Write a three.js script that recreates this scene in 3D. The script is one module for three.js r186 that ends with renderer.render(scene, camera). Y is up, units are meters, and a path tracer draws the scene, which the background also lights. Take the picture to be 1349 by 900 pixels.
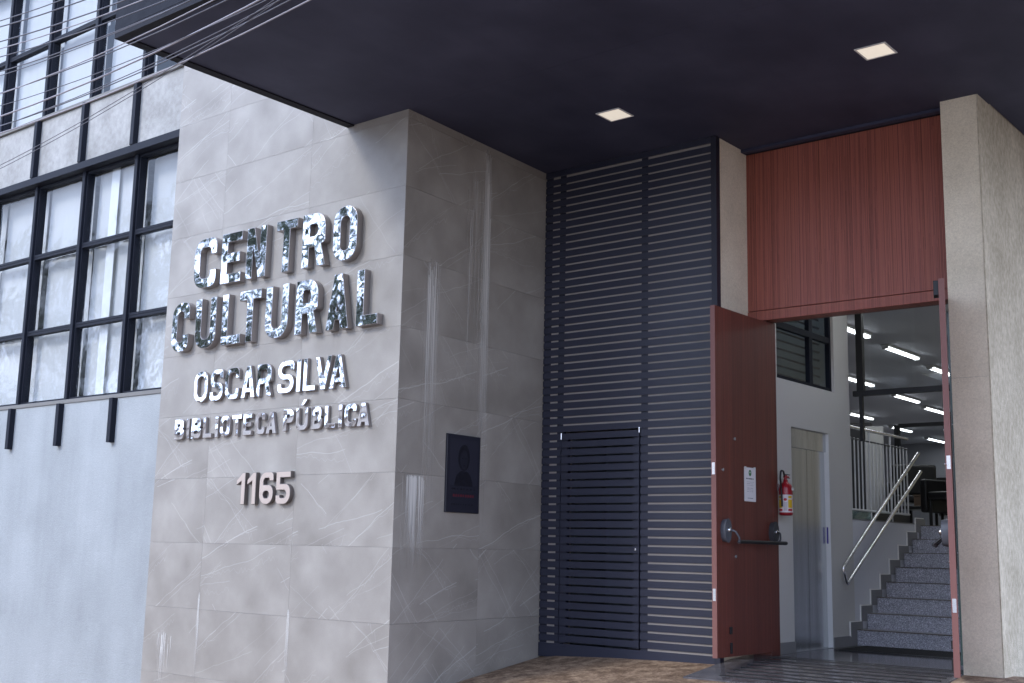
import * as THREE from 'three';
import { RoundedBoxGeometry } from 'three/addons/geometries/RoundedBoxGeometry.js';
import { mergeGeometries } from 'three/addons/utils/BufferGeometryUtils.js';
import { RectAreaLightUniformsLib } from 'three/addons/lights/RectAreaLightUniformsLib.js';
import { ImprovedNoise } from 'three/addons/math/ImprovedNoise.js';

// ---------------------------------------------------------------- camera
const W = 1024, H = 683;
const scene = new THREE.Scene();
const camera = new THREE.PerspectiveCamera(31.86, W / H, 0.05, 400);
camera.position.set(0, 0.893, 0);
camera.rotation.order = 'YXZ';
camera.rotation.set(0.17079, 0.68635, 0.02135);

const renderer = new THREE.WebGLRenderer({ antialias: true });
renderer.setSize(W, H);
renderer.toneMapping = THREE.LinearToneMapping;
renderer.toneMappingExposure = 2.5;
renderer.shadowMap.enabled = true;
RectAreaLightUniformsLib.init();

// ---------------------------------------------------------------- seeded noise
let seed = 20241;
const rnd = () => { seed = (seed * 1664525 + 1013904223) >>> 0; return seed / 4294967296; };
const rr = (a, b) => a + (b - a) * rnd();
const perlin = new ImprovedNoise();
const fbm = (x, y, z, o = 4) => { let s = 0, a = 0.5, f = 1; for (let i = 0; i < o; i++) { s += a * perlin.noise(x * f + 11.3, y * f + 5.7, z * f + 3.1); a *= 0.5; f *= 2.03; } return s; };

// ---------------------------------------------------------------- sky: bright, thinly clouded, one computed dome for light and reflections
{
  const w = 1024, h = 512, data = new Float32Array(w * h * 4);
  for (let j = 0; j < h; j++) for (let i = 0; i < w; i++) {
    const el = ((j + 0.5) / h - 0.5) * Math.PI, az = ((i + 0.5) / w) * Math.PI * 2;
    const y = Math.sin(el), c = Math.cos(el), x = Math.cos(az) * c, z = Math.sin(az) * c;
    let r, g, b;
    if (y < 0) { r = 0.34; g = 0.33; b = 0.32; }
    else {
      const t = Math.pow(1 - y, 2.2);
      r = 0.14 + 0.66 * t; g = 0.26 + 0.62 * t; b = 0.55 + 0.5 * t;
      const d = 1 / (y + 0.35);
      const n = fbm(x * d * 1.6, z * d * 1.6, 2.2, 6);
      const k = THREE.MathUtils.smoothstep(n, -0.05, 0.17);
      const cl = 1.75 + 0.35 * fbm(x * 3, y * 3, z * 3 + 7, 4);
      r += (cl * 0.80 - r) * k; g += (cl * 0.97 - g) * k; b += (cl * 1.36 - b) * k;
    }
    const p = (j * w + i) * 4; data[p] = r; data[p + 1] = g; data[p + 2] = b; data[p + 3] = 1;
  }
  const sky = new THREE.DataTexture(data, w, h, THREE.RGBAFormat, THREE.FloatType);
  sky.mapping = THREE.EquirectangularReflectionMapping; sky.magFilter = THREE.LinearFilter; sky.minFilter = THREE.LinearFilter; sky.needsUpdate = true;
  scene.background = sky; scene.environment = sky;
  scene.environmentIntensity = 1;
}
const sun = new THREE.DirectionalLight(new THREE.Color(1, 0.97, 0.92), 0.65);
sun.position.set(-20, 22, 20); sun.target.position.set(-6, 0, -8);
sun.castShadow = true; sun.shadow.radius = 24; sun.shadow.mapSize.set(2048, 2048);
Object.assign(sun.shadow.camera, { left: -30, right: 30, top: 30, bottom: -30, near: 1, far: 90 });
scene.add(sun, sun.target);

// ---------------------------------------------------------------- helpers
const used = new Map();
function numbered(name) {
  const n = used.get(name) || 0; used.set(name, n + 1);
  return n ? `${name}_${String(n).padStart(3, '0')}` : name;
}
function tag(o, label, category, group) {
  o.userData.label = label; o.userData.category = category;
  if (group) o.userData.group = group;
  return o;
}
function thing(name, label, category, p = [0, 0, 0], turn = 0, group) {
  const o = new THREE.Group(); o.name = numbered(name); o.position.set(...p); o.rotation.y = turn; scene.add(o);
  return tag(o, label, category, group);
}
function mesh(name, geo, mat, parent = scene) {
  const m = new THREE.Mesh(Array.isArray(geo) ? mergeGeometries(geo.map(clean)) : geo, mat);
  m.name = parent === scene ? numbered(name) : name; m.castShadow = m.receiveShadow = true; parent.add(m); return m;
}
function clean(g) {
  const n = g.index ? g.toNonIndexed() : g;
  for (const k of Object.keys(n.attributes)) if (!['position', 'normal', 'uv'].includes(k)) n.deleteAttribute(k);
  n.clearGroups(); return n;
}
function structure(o) { o.userData.kind = 'structure'; return o; }
// uv in metres from the position and the facing of each vertex
function metric(g, du = 0, dv = 0) {
  const p = g.attributes.position, n = g.attributes.normal, uv = new Float32Array(p.count * 2);
  for (let i = 0; i < p.count; i++) {
    const ax = Math.abs(n.getX(i)), ay = Math.abs(n.getY(i)), az = Math.abs(n.getZ(i));
    let u, v;
    if (az >= ax && az >= ay) { u = p.getX(i); v = p.getY(i); } else if (ax >= ay) { u = -p.getZ(i); v = p.getY(i); } else { u = p.getX(i); v = -p.getZ(i); }
    uv[2 * i] = u + du; uv[2 * i + 1] = v + dv;
  }
  g.setAttribute('uv', new THREE.BufferAttribute(uv, 2)); return g;
}
function box(x0, x1, y0, y1, z0, z1, r = 0, du = 0, dv = 0) {
  const w = Math.abs(x1 - x0), h = Math.abs(y1 - y0), d = Math.abs(z1 - z0);
  const g = r ? new RoundedBoxGeometry(w, h, d, 2, r) : new THREE.BoxGeometry(w, h, d);
  g.translate((x0 + x1) / 2, (y0 + y1) / 2, (z0 + z1) / 2);
  return metric(g, du, dv);
}
function tube(pts, r, seg = 24, rad = 8, closed = false) {
  return new THREE.TubeGeometry(new THREE.CatmullRomCurve3(pts.map(p => new THREE.Vector3(...p)), closed, 'catmullrom', 0.2), seg, r, rad, closed);
}
function bar(a, b, r, rad = 10) {
  const A = new THREE.Vector3(...a), B = new THREE.Vector3(...b), L = A.distanceTo(B);
  const g = new THREE.CylinderGeometry(r, r, L, rad);
  g.applyQuaternion(new THREE.Quaternion().setFromUnitVectors(new THREE.Vector3(0, 1, 0), B.clone().sub(A).normalize()));
  g.translate((A.x + B.x) / 2, (A.y + B.y) / 2, (A.z + B.z) / 2); return g;
}

// ---------------------------------------------------------------- textures (uv in metres; each texture covers «size» metres)
function canvasTex(px, py, draw, sx, sy = sx, color = true) {
  const c = document.createElement('canvas'); c.width = px; c.height = py;
  draw(c.getContext('2d'), px, py);
  const t = new THREE.CanvasTexture(c); if (color) t.colorSpace = THREE.SRGBColorSpace;
  t.wrapS = t.wrapT = THREE.RepeatWrapping; t.repeat.set(1 / sx, 1 / sy); t.anisotropy = 8; return t;
}
function dataTex(px, py, f, sx, sy = sx, color = false) {
  const d = new Uint8Array(px * py * 4);
  for (let j = 0; j < py; j++) for (let i = 0; i < px; i++) {
    const v = f(i / px, j / py), p = (j * px + i) * 4;
    if (Array.isArray(v)) { d[p] = v[0]; d[p + 1] = v[1]; d[p + 2] = v[2]; } else d[p] = d[p + 1] = d[p + 2] = v;
    d[p + 3] = 255;
  }
  const t = new THREE.DataTexture(d, px, py); t.magFilter = THREE.LinearFilter; t.minFilter = THREE.LinearMipmapLinearFilter; t.generateMipmaps = true;
  t.wrapS = t.wrapT = THREE.RepeatWrapping; t.repeat.set(1 / sx, 1 / sy); if (color) t.colorSpace = THREE.SRGBColorSpace; t.needsUpdate = true; return t;
}
const clamp255 = v => Math.max(0, Math.min(255, v | 0));
// noise that tiles over 0..1
const lat = new Float32Array(65536); for (let i = 0; i < 65536; i++) lat[i] = rnd() * 2 - 1;
const tn = (u, v, f, o = 4, sd = 0) => {
  let s = 0, a = 0.5, n = Math.max(2, Math.round(f));
  for (let k = 0; k < o; k++) {
    const x = u * n, y = v * n, xi = Math.floor(x), yi = Math.floor(y); let fx = x - xi, fy = y - yi; fx = fx * fx * (3 - 2 * fx); fy = fy * fy * (3 - 2 * fy);
    const g = (p, q) => lat[((((p % n) + n) % n) * 73 + (((q % n) + n) % n) * 1931 + k * 977 + Math.round(sd * 613)) & 65535];
    s += a * ((g(xi, yi) * (1 - fx) + g(xi + 1, yi) * fx) * (1 - fy) + (g(xi, yi + 1) * (1 - fx) + g(xi + 1, yi + 1) * fx) * fy);
    a *= 0.5; n *= 2;
  }
  return s;
};

// grey porcelain with pale veins, 4 x 4 m
const veinTex = canvasTex(2048, 2048, (g, w, h) => {
  const img = g.createImageData(w, h);
  const lowN = 256, low = new Float32Array(lowN * lowN);
  for (let j = 0; j < lowN; j++) for (let i = 0; i < lowN; i++) low[j * lowN + i] = tn(i / lowN, j / lowN, 14, 5, 3);
  for (let j = 0; j < h; j++) for (let i = 0; i < w; i++) {
    const fx = i / 8, fy = j / 8, x0 = fx | 0, y0 = fy | 0, a = fx - x0, b = fy - y0, x1 = (x0 + 1) % lowN, y1 = (y0 + 1) % lowN;
    const n = (low[y0 * lowN + x0] * (1 - a) + low[y0 * lowN + x1] * a) * (1 - b) + (low[y1 * lowN + x0] * (1 - a) + low[y1 * lowN + x1] * a) * b;
    const s = n * 20 + (rnd() - 0.5) * 9, p = (j * w + i) * 4;
    img.data[p] = clamp255(154 + s); img.data[p + 1] = clamp255(147 + s); img.data[p + 2] = clamp255(138 + s); img.data[p + 3] = 255;
  }
  g.putImageData(img, 0, 0);
  const line = (pts, lw, al) => {
    g.lineCap = 'round'; g.lineJoin = 'round';
    for (const ox of [-w, 0, w]) for (const oy of [-h, 0, h]) {
      for (const [k, q] of [[3.2, 0.16], [1, 1]]) {
        g.strokeStyle = `rgba(230,227,222,${al * q})`; g.lineWidth = lw * k; g.beginPath();
        pts.forEach(([x, y], i) => i ? g.lineTo(x + ox, y + oy) : g.moveTo(x + ox, y + oy)); g.stroke();
      }
    }
  };
  for (let i = 0; i < 66; i++) {
    const steep = rnd() < 0.14, ang0 = steep ? rr(0.5, 0.95) : -rr(0.12, 0.75), L = rr(220, 1100), x0 = rnd() * w, y0 = rnd() * h;
    const pts = []; let a = ang0, x = x0, y = y0; const st = 14;
    for (let k = 0; k < L / st; k++) { pts.push([x, y]); a += rr(-0.1, 0.1) + (ang0 - a) * 0.25; x += Math.cos(a) * st; y += Math.sin(a) * st + rr(-1.5, 1.5); }
    line(pts, rr(0.8, 2.2), rr(0.1, 0.42));
    if (rnd() < 0.5) line(pts.slice(pts.length * 0.3 | 0).map(([px, py], k) => [px, py + k * rr(0.5, 1.6)]), rr(0.8, 1.6), 0.25);
  }
}, 4);
const fineBump = dataTex(256, 256, (u, v) => clamp255(128 + tn(u, v, 60, 4) * 150), 0.5);
const plasterBump = dataTex(512, 512, (u, v) => clamp255(128 + tn(u, v, 110, 3) * 170 + (rnd() - 0.5) * 40), 0.7);
const plasterTex = dataTex(512, 512, (u, v) => { const s = tn(u, v, 6, 3) * 12 + tn(u, v, 150, 2, 4) * 14 + (rnd() - 0.5) * 16; return [clamp255(227 + s), clamp255(215 + s), clamp255(192 + s)]; }, 1.6, 1.6, true);
const plasterScratch = dataTex(512, 512, (u, v) => { const s = tn(u, v, 7, 4, 2) * 18 + tn(u, v, 80, 2, 6) * 26 + tn(u, v * 0.25, 40, 2, 8) * 5 + (rnd() - 0.5) * 14; return [clamp255(190 + s), clamp255(177 + s), clamp255(154 + s)]; }, 1.7, 2.6, true);
const bluePaint = dataTex(512, 512, (u, v) => { const s = tn(u, v, 7, 5) * 14 + tn(u, v * 0.08, 44, 3, 2) * 6 + (rnd() - 0.5) * 8; return [clamp255(160 + s), clamp255(163 + s), clamp255(163 + s)]; }, 5, 5, true);
const concreteTex = dataTex(512, 512, (u, v) => { const s = tn(u, v, 6, 5) * 18 + tn(u, v, 40, 3, 2) * 14 + (rnd() - 0.5) * 14; return [clamp255(163 + s), clamp255(160 + s), clamp255(155 + s)]; }, 1.9, 1.9, true);
const woodTex = (r, g0, b, sx, sy) => canvasTex(1024, 1024, (g, w, h) => {
  g.fillStyle = `rgb(${r},${g0},${b})`; g.fillRect(0, 0, w, h);
  for (let i = 0; i < 900; i++) {
    const x = rnd() * w, l = rr(0.25, 1) * h, y = rnd() * h, d = rr(-1, 1);
    g.fillStyle = d < 0 ? `rgba(30,6,8,${rr(0.05, 0.4)})` : `rgba(196,92,76,${rr(0.03, 0.2)})`;
    const lw = rr(0.7, 3.4);
    for (const oy of [0, -h]) g.fillRect(x, y + oy, lw, l);
  }
  for (let i = 0; i < 30; i++) { g.fillStyle = `rgba(${rnd() < 0.5 ? '20,4,6' : '150,60,50'},0.03)`; g.fillRect(rnd() * w, 0, rr(8, 50), h); }
}, sx, sy);
const transomWood = woodTex(156, 88, 72, 0.95, 1.9), doorWood = woodTex(106, 58, 47, 0.8, 2.4);
const granite = dataTex(512, 512, () => { const q = rnd(); const s = q < 0.24 ? -42 : q > 0.8 ? 62 : (rnd() - 0.5) * 40; return [clamp255(168 + s), clamp255(167 + s), clamp255(174 + s)]; }, 2.4, 2.4, true);
const pavingTex = dataTex(512, 512, (u, v) => { const s = tn(u, v, 22, 5) * 58 + tn(u, v, 120, 2, 5) * 36 + (rnd() - 0.5) * 22; return [clamp255(142 + s), clamp255(116 + s * 0.95), clamp255(92 + s * 0.85)]; }, 1.8, 1.8, true);
const asphaltTex = dataTex(256, 256, () => { const s = (rnd() - 0.5) * 34; return [clamp255(104 + s), clamp255(92 + s), clamp255(80 + s)]; }, 0.8, 0.8, true);
const soffitTex = dataTex(512, 512, (u, v) => { const s = tn(u, v, 8, 5) * 16 + tn(u, v * 0.1, 50, 2, 2) * 3; return [clamp255(56 + s), clamp255(58 + s), clamp255(80 + s)]; }, 4, 4, true);
const mirrorBump = dataTex(512, 512, (u, v) => clamp255(128 + tn(u, v, 4, 1) * 150 + tn(u, v, 7, 1, 3) * 64 + tn(u, v, 13, 1, 8) * 8), 0.42);
const glassBump = dataTex(256, 256, (u, v) => clamp255(128 + tn(u, v, 9, 3, 3) * 190), 1.6);
const slateTile = dataTex(256, 256, (u, v) => { const s = tn(u, v, 16, 4) * 30 + (rnd() - 0.5) * 16; return [clamp255(92 + s), clamp255(88 + s), clamp255(90 + s)]; }, 1.1, 1.1, true);

const brushTex = dataTex(512, 128, (u, v) => { const s = tn(u, v * 0.05, 7, 2, 4) * 26 + tn(u, v * 0.05, 120, 2, 7) * 20; return [clamp255(208 + s), clamp255(210 + s), clamp255(211 + s)]; }, 0.83, 2, true);

// ---------------------------------------------------------------- materials
const std = (o) => new THREE.MeshStandardMaterial(o);
const lin = (r, g, b) => new THREE.Color().setRGB(r, g, b);
const M = {
  tile: std({ map: veinTex, roughness: 0.36, bumpMap: fineBump, bumpScale: 0.0004 }),
  grout: std({ color: lin(0.24, 0.23, 0.225), roughness: 0.95 }),
  soffit: std({ map: soffitTex, roughness: 0.75 }),
  soffitTrim: new THREE.MeshPhysicalMaterial({ color: lin(0.018, 0.018, 0.024), roughness: 0.7, specularIntensity: 0.3 }),
  fascia: new THREE.MeshPhysicalMaterial({ color: lin(0.012, 0.013, 0.02), roughness: 0.7, specularIntensity: 0.3, bumpMap: glassBump, bumpScale: 0.01 }),
  slat: std({ color: lin(0.025, 0.027, 0.046), roughness: 0.42, metalness: 0.0 }),
  post: std({ color: lin(0.014, 0.015, 0.028), roughness: 0.5 }),
  plaster: std({ map: plasterTex, roughness: 0.95, bumpMap: plasterBump, bumpScale: 0.0022 }),
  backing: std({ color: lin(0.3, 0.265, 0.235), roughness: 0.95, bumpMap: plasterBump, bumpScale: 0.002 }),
  scratch: std({ map: plasterScratch, roughness: 0.95, bumpMap: plasterBump, bumpScale: 0.004 }),
  transom: std({ map: transomWood, roughness: 0.48 }),
  door: std({ map: doorWood, roughness: 0.4 }),
  doorEdge: std({ color: lin(0.21, 0.085, 0.07), roughness: 0.5 }),
  steel: std({ color: lin(0.82, 0.82, 0.83), metalness: 1, roughness: 0.17 }),
  brushed: std({ map: brushTex, metalness: 0.9, roughness: 0.24 }),
  chrome: std({ color: lin(0.74, 0.76, 0.8), metalness: 1, roughness: 0.035, bumpMap: mirrorBump, bumpScale: 0.0026 }),
  returnMetal: std({ color: lin(0.34, 0.31, 0.3), metalness: 0.75, roughness: 0.32 }),
  returnDark: std({ color: lin(0.17, 0.15, 0.14), metalness: 0.6, roughness: 0.4 }),
  satin: std({ color: lin(0.56, 0.46, 0.39), metalness: 0.25, roughness: 0.3, bumpMap: mirrorBump, bumpScale: 0.0008 }),
  black: std({ color: lin(0.012, 0.012, 0.014), roughness: 0.45 }),
  darkGrey: std({ color: lin(0.05, 0.05, 0.055), roughness: 0.5 }),
  greyPlastic: std({ color: lin(0.085, 0.09, 0.105), roughness: 0.4 }),
  white: std({ color: lin(0.72, 0.72, 0.71), roughness: 0.7, bumpMap: fineBump, bumpScale: 0.0008 }),
  shaft: std({ color: lin(0.14, 0.15, 0.13), roughness: 0.9 }),
  hallWall: std({ color: lin(0.34, 0.34, 0.38), roughness: 0.9 }),
  hallFloor: std({ color: lin(0.3, 0.3, 0.31), roughness: 0.3 }),
  lobbyPaint: std({ color: lin(0.62, 0.6, 0.57), roughness: 0.85, bumpMap: plasterBump, bumpScale: 0.0015 }),
  stairPaint: std({ color: lin(0.68, 0.68, 0.71), roughness: 0.85, bumpMap: plasterBump, bumpScale: 0.0015 }),
  ceiling: std({ color: lin(0.7, 0.7, 0.76), roughness: 0.9 }),
  floor: std({ map: slateTile, roughness: 0.12 }),
  groove: std({ color: lin(0.012, 0.012, 0.013), roughness: 0.6 }),
  granite: std({ map: granite, roughness: 0.38 }),
  skirt: std({ color: lin(0.23, 0.225, 0.225), roughness: 0.4 }),
  skirtEdge: std({ color: lin(0.85, 0.83, 0.8), roughness: 0.5 }),
  nosing: std({ color: lin(0.13, 0.1, 0.07), roughness: 0.7 }),
  paving: std({ map: pavingTex, roughness: 0.9, bumpMap: plasterBump, bumpScale: 0.006 }),
  asphalt: std({ map: asphaltTex, roughness: 0.92 }),
  bluePaint: std({ map: bluePaint, roughness: 0.9, bumpMap: plasterBump, bumpScale: 0.002 }),
  concrete: std({ map: concreteTex, roughness: 0.9, bumpMap: plasterBump, bumpScale: 0.002 }),
  frame: new THREE.MeshPhysicalMaterial({ color: lin(0.012, 0.014, 0.022), roughness: 0.6, specularIntensity: 0.35 }),
  sill: std({ color: lin(0.2, 0.19, 0.175), roughness: 0.85 }),
  curtain: std({ color: lin(0.54, 0.53, 0.51), roughness: 0.95, side: THREE.DoubleSide }),
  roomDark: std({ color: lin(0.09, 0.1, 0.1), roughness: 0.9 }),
  pane: new THREE.MeshPhysicalMaterial({ color: lin(0.95, 0.97, 0.98), transmission: 1, thickness: 0, roughness: 0.06, ior: 1.7, bumpMap: glassBump, bumpScale: 0.0018 }),
  glass: new THREE.MeshPhysicalMaterial({ color: lin(0.94, 0.97, 0.97), transmission: 1, thickness: 0, roughness: 0.0, ior: 1.5 }),
  greenGlass: new THREE.MeshPhysicalMaterial({ color: lin(0.42, 0.58, 0.56), transmission: 0.75, thickness: 0, roughness: 0.1, ior: 1.5 }),
  glassEdge: std({ color: lin(0.05, 0.09, 0.085), roughness: 0.2 }),
  red: std({ color: lin(0.32, 0.012, 0.02), roughness: 0.28 }),
  mat: std({ color: lin(0.012, 0.011, 0.011), roughness: 1, bumpMap: plasterBump, bumpScale: 0.01 }),
  cable: std({ color: lin(0.11, 0.1, 0.11), roughness: 0.5 }),
  cableLight: std({ color: lin(0.34, 0.3, 0.31), roughness: 0.45 }),
  diffuser: std({ color: lin(0.85, 0.8, 0.7), emissive: lin(1, 0.9, 0.76), emissiveIntensity: 0.24, roughness: 0.5 }),
  tubeGlow: std({ color: lin(0.9, 0.9, 0.9), emissive: lin(0.9, 0.96, 1), emissiveIntensity: 2.6, roughness: 0.5 }),
  cream: std({ color: lin(0.78, 0.66, 0.54), roughness: 0.9 }),
  cardboard: std({ color: lin(0.2, 0.14, 0.1), roughness: 0.9 }),
  trunk: std({ color: lin(0.1, 0.075, 0.055), roughness: 0.95 }),
};
const leafMats = [lin(0.1, 0.12, 0.075), lin(0.13, 0.15, 0.1), lin(0.075, 0.095, 0.065)].map(c => new THREE.MeshPhysicalMaterial({ color: c, roughness: 0.8, transmission: 0.3, thickness: 0, side: THREE.DoubleSide }));

// ---------------------------------------------------------------- key dimensions (metres, y = 0 at the lobby floor, +z towards the street)
const SOFFIT = 4.675, ZW = -7.146, XC = -7.083, XL = -10.485, ZS = -9.307, ZF = -7.446;
const fall = (x) => -0.13 * Math.max(0, Math.min(12, -6.9 - x));
const groundY = (x, z) => {
  const f = (zz) => -0.10 - 0.12 * (zz + 9.25);
  const zc = Math.max(-10.2, z);
  let y = zc < -9.68 ? f(-9.68) : zc < -5.6 ? f(zc) : f(-5.6) - 0.02 * (zc + 5.6);
  if (zc > -3.4) y = f(-5.6) - 0.044 - 0.14;
  return y + 0.023 * Math.max(0, Math.min(1.9, x + 7.2)) * (zc > -5.6 ? 0.4 : 1) + fall(x);
};

// ---------------------------------------------------------------- ground
{
  const g = new THREE.PlaneGeometry(260, 260, 1, 1); g.rotateX(-Math.PI / 2); g.translate(0, -2.6, 0); metric(g);
  structure(mesh('ground', g, M.asphalt));
  // street in front
  const s = new THREE.PlaneGeometry(120, 20, 120, 2); s.rotateX(-Math.PI / 2); s.translate(0, -0.72, 6.6);
  for (let i = 0; i < s.attributes.position.count; i++) s.attributes.position.setY(i, -0.72 + fall(s.attributes.position.getX(i)));
  s.computeVertexNormals(); metric(s);
  structure(mesh('street', s, M.asphalt));
  // sloping entrance pavement
  const nx = 60, nz = 60, x0 = -26, x1 = 12, z0 = -9.9, z1 = -3.4, pos = [], uv = [], idx = [];
  for (let j = 0; j <= nz; j++) for (let i = 0; i <= nx; i++) { const x = x0 + (x1 - x0) * i / nx, z = z0 + (z1 - z0) * j / nz; pos.push(x, groundY(x, Math.min(z, -3.41)), z); uv.push(x, -z); }
  for (let j = 0; j < nz; j++) for (let i = 0; i < nx; i++) { const a = j * (nx + 1) + i; idx.push(a, a + nx + 1, a + 1, a + 1, a + nx + 1, a + nx + 2); }
  const p = new THREE.BufferGeometry(); p.setAttribute('position', new THREE.Float32BufferAttribute(pos, 3)); p.setAttribute('uv', new THREE.Float32BufferAttribute(uv, 2)); p.setIndex(idx); p.computeVertexNormals();
  const pv = structure(mesh('pavement', p, M.paving));
  const kb = new THREE.BoxGeometry(38, 0.3, 0.18, 40, 1, 1); kb.translate(-7, -0.71, -3.31);
  for (let i = 0; i < kb.attributes.position.count; i++) kb.attributes.position.setY(i, kb.attributes.position.getY(i) + fall(kb.attributes.position.getX(i)));
  mesh('kerb', metric(kb), M.concrete, pv);
  const far = new THREE.BoxGeometry(120, 0.3, 8, 120, 1, 1); far.translate(0, -0.73, 11);
  for (let i = 0; i < far.attributes.position.count; i++) far.attributes.position.setY(i, far.attributes.position.getY(i) + fall(far.attributes.position.getX(i)));
  structure(mesh('far_pavement', metric(far), M.concrete));
}

// ---------------------------------------------------------------- office building on the left: painted wall, ribbon windows, spandrels
{
  const t = thing('office_building', 'pale blue-grey office building with dark-framed ribbon windows left of the lettered wall', 'building');
  const XR = XL + 0.06, X0 = -17.3;
  mesh('wall', [box(X0, XR, -2, 2.44, ZF - 0.25, ZF)], M.bluePaint, t);
  mesh('wall', [box(X0, XR, 8.36, 9.6, ZF - 0.25, ZF)], M.concrete, t);
  mesh('window_sill', box(X0, XR, 2.44, 2.485, ZF - 0.25, ZF + 0.012, 0.004), M.sill, t);
  mesh('window_sill', box(X0, XR, 6.125, 6.17, ZF - 0.25, ZF + 0.03, 0.004), M.sill, t);
  mesh('lintel_bar', box(X0, XR, 5.27, 5.36, ZF - 0.14, ZF + 0.06, 0.004), M.frame, t);
  mesh('roof', box(X0, XR, 9.6, 9.8, -12, ZF + 0.1), M.concrete, t);
  mesh('floor_slab', box(X0, XR, 5.36, 5.6, -11.5, ZF - 0.26), M.concrete, t);
  mesh('back_wall', box(X0, XR, -2, 9.6, -11.7, -11.5), M.roomDark, t);
  mesh('end_wall', box(X0 - 0.2, X0, -2, 9.6, -11.7, ZF), M.bluePaint, t);
  mesh('end_wall', box(XR - 0.12, XR, -1, 9.6, -11.5, ZF - 0.26), M.roomDark, t);
  const XS = [-11.765, -12.857, -13.949, -15.041, -16.133, -17.225];
  // spandrel panels with cover strips, and the short fins under the sill
  const edges = [XR, ...XS.map(x => x)];
  for (let i = 0; i < XS.length; i++) {
    const a = edges[i + 1] + 0.004, b = edges[i] - 0.004;
    mesh('spandrel_panel', box(a, b, 5.364, 6.121, ZF - 0.2, ZF - 0.004, 0.004, i * 0.73, i * 0.31), M.concrete, t);
    mesh('cover_strip', box(XS[i] - 0.034, XS[i] + 0.034, 5.364, 6.121, ZF - 0.002, ZF + 0.066, 0.004), M.frame, t);
    mesh('wall_fin', box(XS[i] - 0.034, XS[i] + 0.034, 1.945, 2.438, ZF - 0.01, ZF + 0.066, 0.004), M.frame, t);
  }
  const rowsLow = [[2.487, 3.375], [3.375, 4.345], [4.345, 5.268]], rowsUp = [[6.172, 7.235], [7.235, 8.355]];
  const fold = (w, h, s) => {
    const g = new THREE.PlaneGeometry(w, h, 60, 1), p = g.attributes.position;
    for (let i = 0; i < p.count; i++) { const u = p.getX(i); p.setZ(i, 0.0025 * Math.sin(u * 31 + s) + 0.004 * Math.sin(u * 11 + s * 2)); }
    g.computeVertexNormals(); return g;
  };
  const bays = [];
  for (let i = 0; i < XS.length; i++) bays.push([edges[i + 1], edges[i]]);
  const doRow = (rows, up) => {
    for (const x of XS) mesh('mullion', box(x - 0.03, x + 0.03, rows[0][0], rows[rows.length - 1][1], ZF - 0.16, ZF - 0.02, 0.006), M.frame, t);
    rows.forEach(([y0, y1], r) => bays.forEach(([a, b], i) => {
      const x0 = a + 0.03, x1 = b - (i ? 0.03 : 0.0);
      const fw = 0.022, z0 = ZF - 0.13, z1 = ZF - 0.05 + rr(-0.002, 0.002);
      const yb = y0 + (r ? 0.0 : 0.001), th = 0.03;
      const f = mesh('window', [box(x0, x1, y0 + 0.002, y0 + th, z0, z1), box(x0, x1, y1 - th, y1 - 0.002, z0, z1), box(x0 + 0.001, x0 + fw, y0 + th, y1 - th, z0, z1), box(x1 - fw, x1 - 0.001, y0 + th, y1 - th, z0, z1)], M.frame, t);
      const pg = new THREE.PlaneGeometry(x1 - x0 - 0.02, y1 - y0 - 0.02); metric(pg, rnd() * 9, rnd() * 9);
      const pn = mesh('pane', pg, M.pane, f); pn.position.set((x0 + x1) / 2, (y0 + y1) / 2, ZF - 0.09); pn.rotation.set(rr(-0.012, 0.012), rr(-0.014, 0.014), 0);
      if (up && i === 0) return;                                   // the corner room has no blind
      const gap = rnd() < 0.6 ? rr(0.015, 0.05) : 0, side = rnd() < 0.7 ? 1 : 0;
      const w = x1 - x0 - gap, c = mesh('curtain', fold(w, y1 - y0, rnd() * 9), M.curtain, f);
      c.position.set((x0 + x1) / 2 + (side ? gap / 2 : -gap / 2), (y0 + y1) / 2, ZF - 0.2 - rr(0, 0.05));
      if (i === 1 && !up) { const st = mesh('curtain_hem', fold(0.16, y1 - y0, 2), M.white, f); st.position.set(x0 + (x1 - x0) * (i === 1 ? 0.42 : 0.3), (y0 + y1) / 2, ZF - 0.165); }
    }));
  };
  doRow(rowsLow, false); doRow(rowsUp, true);
}

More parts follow.
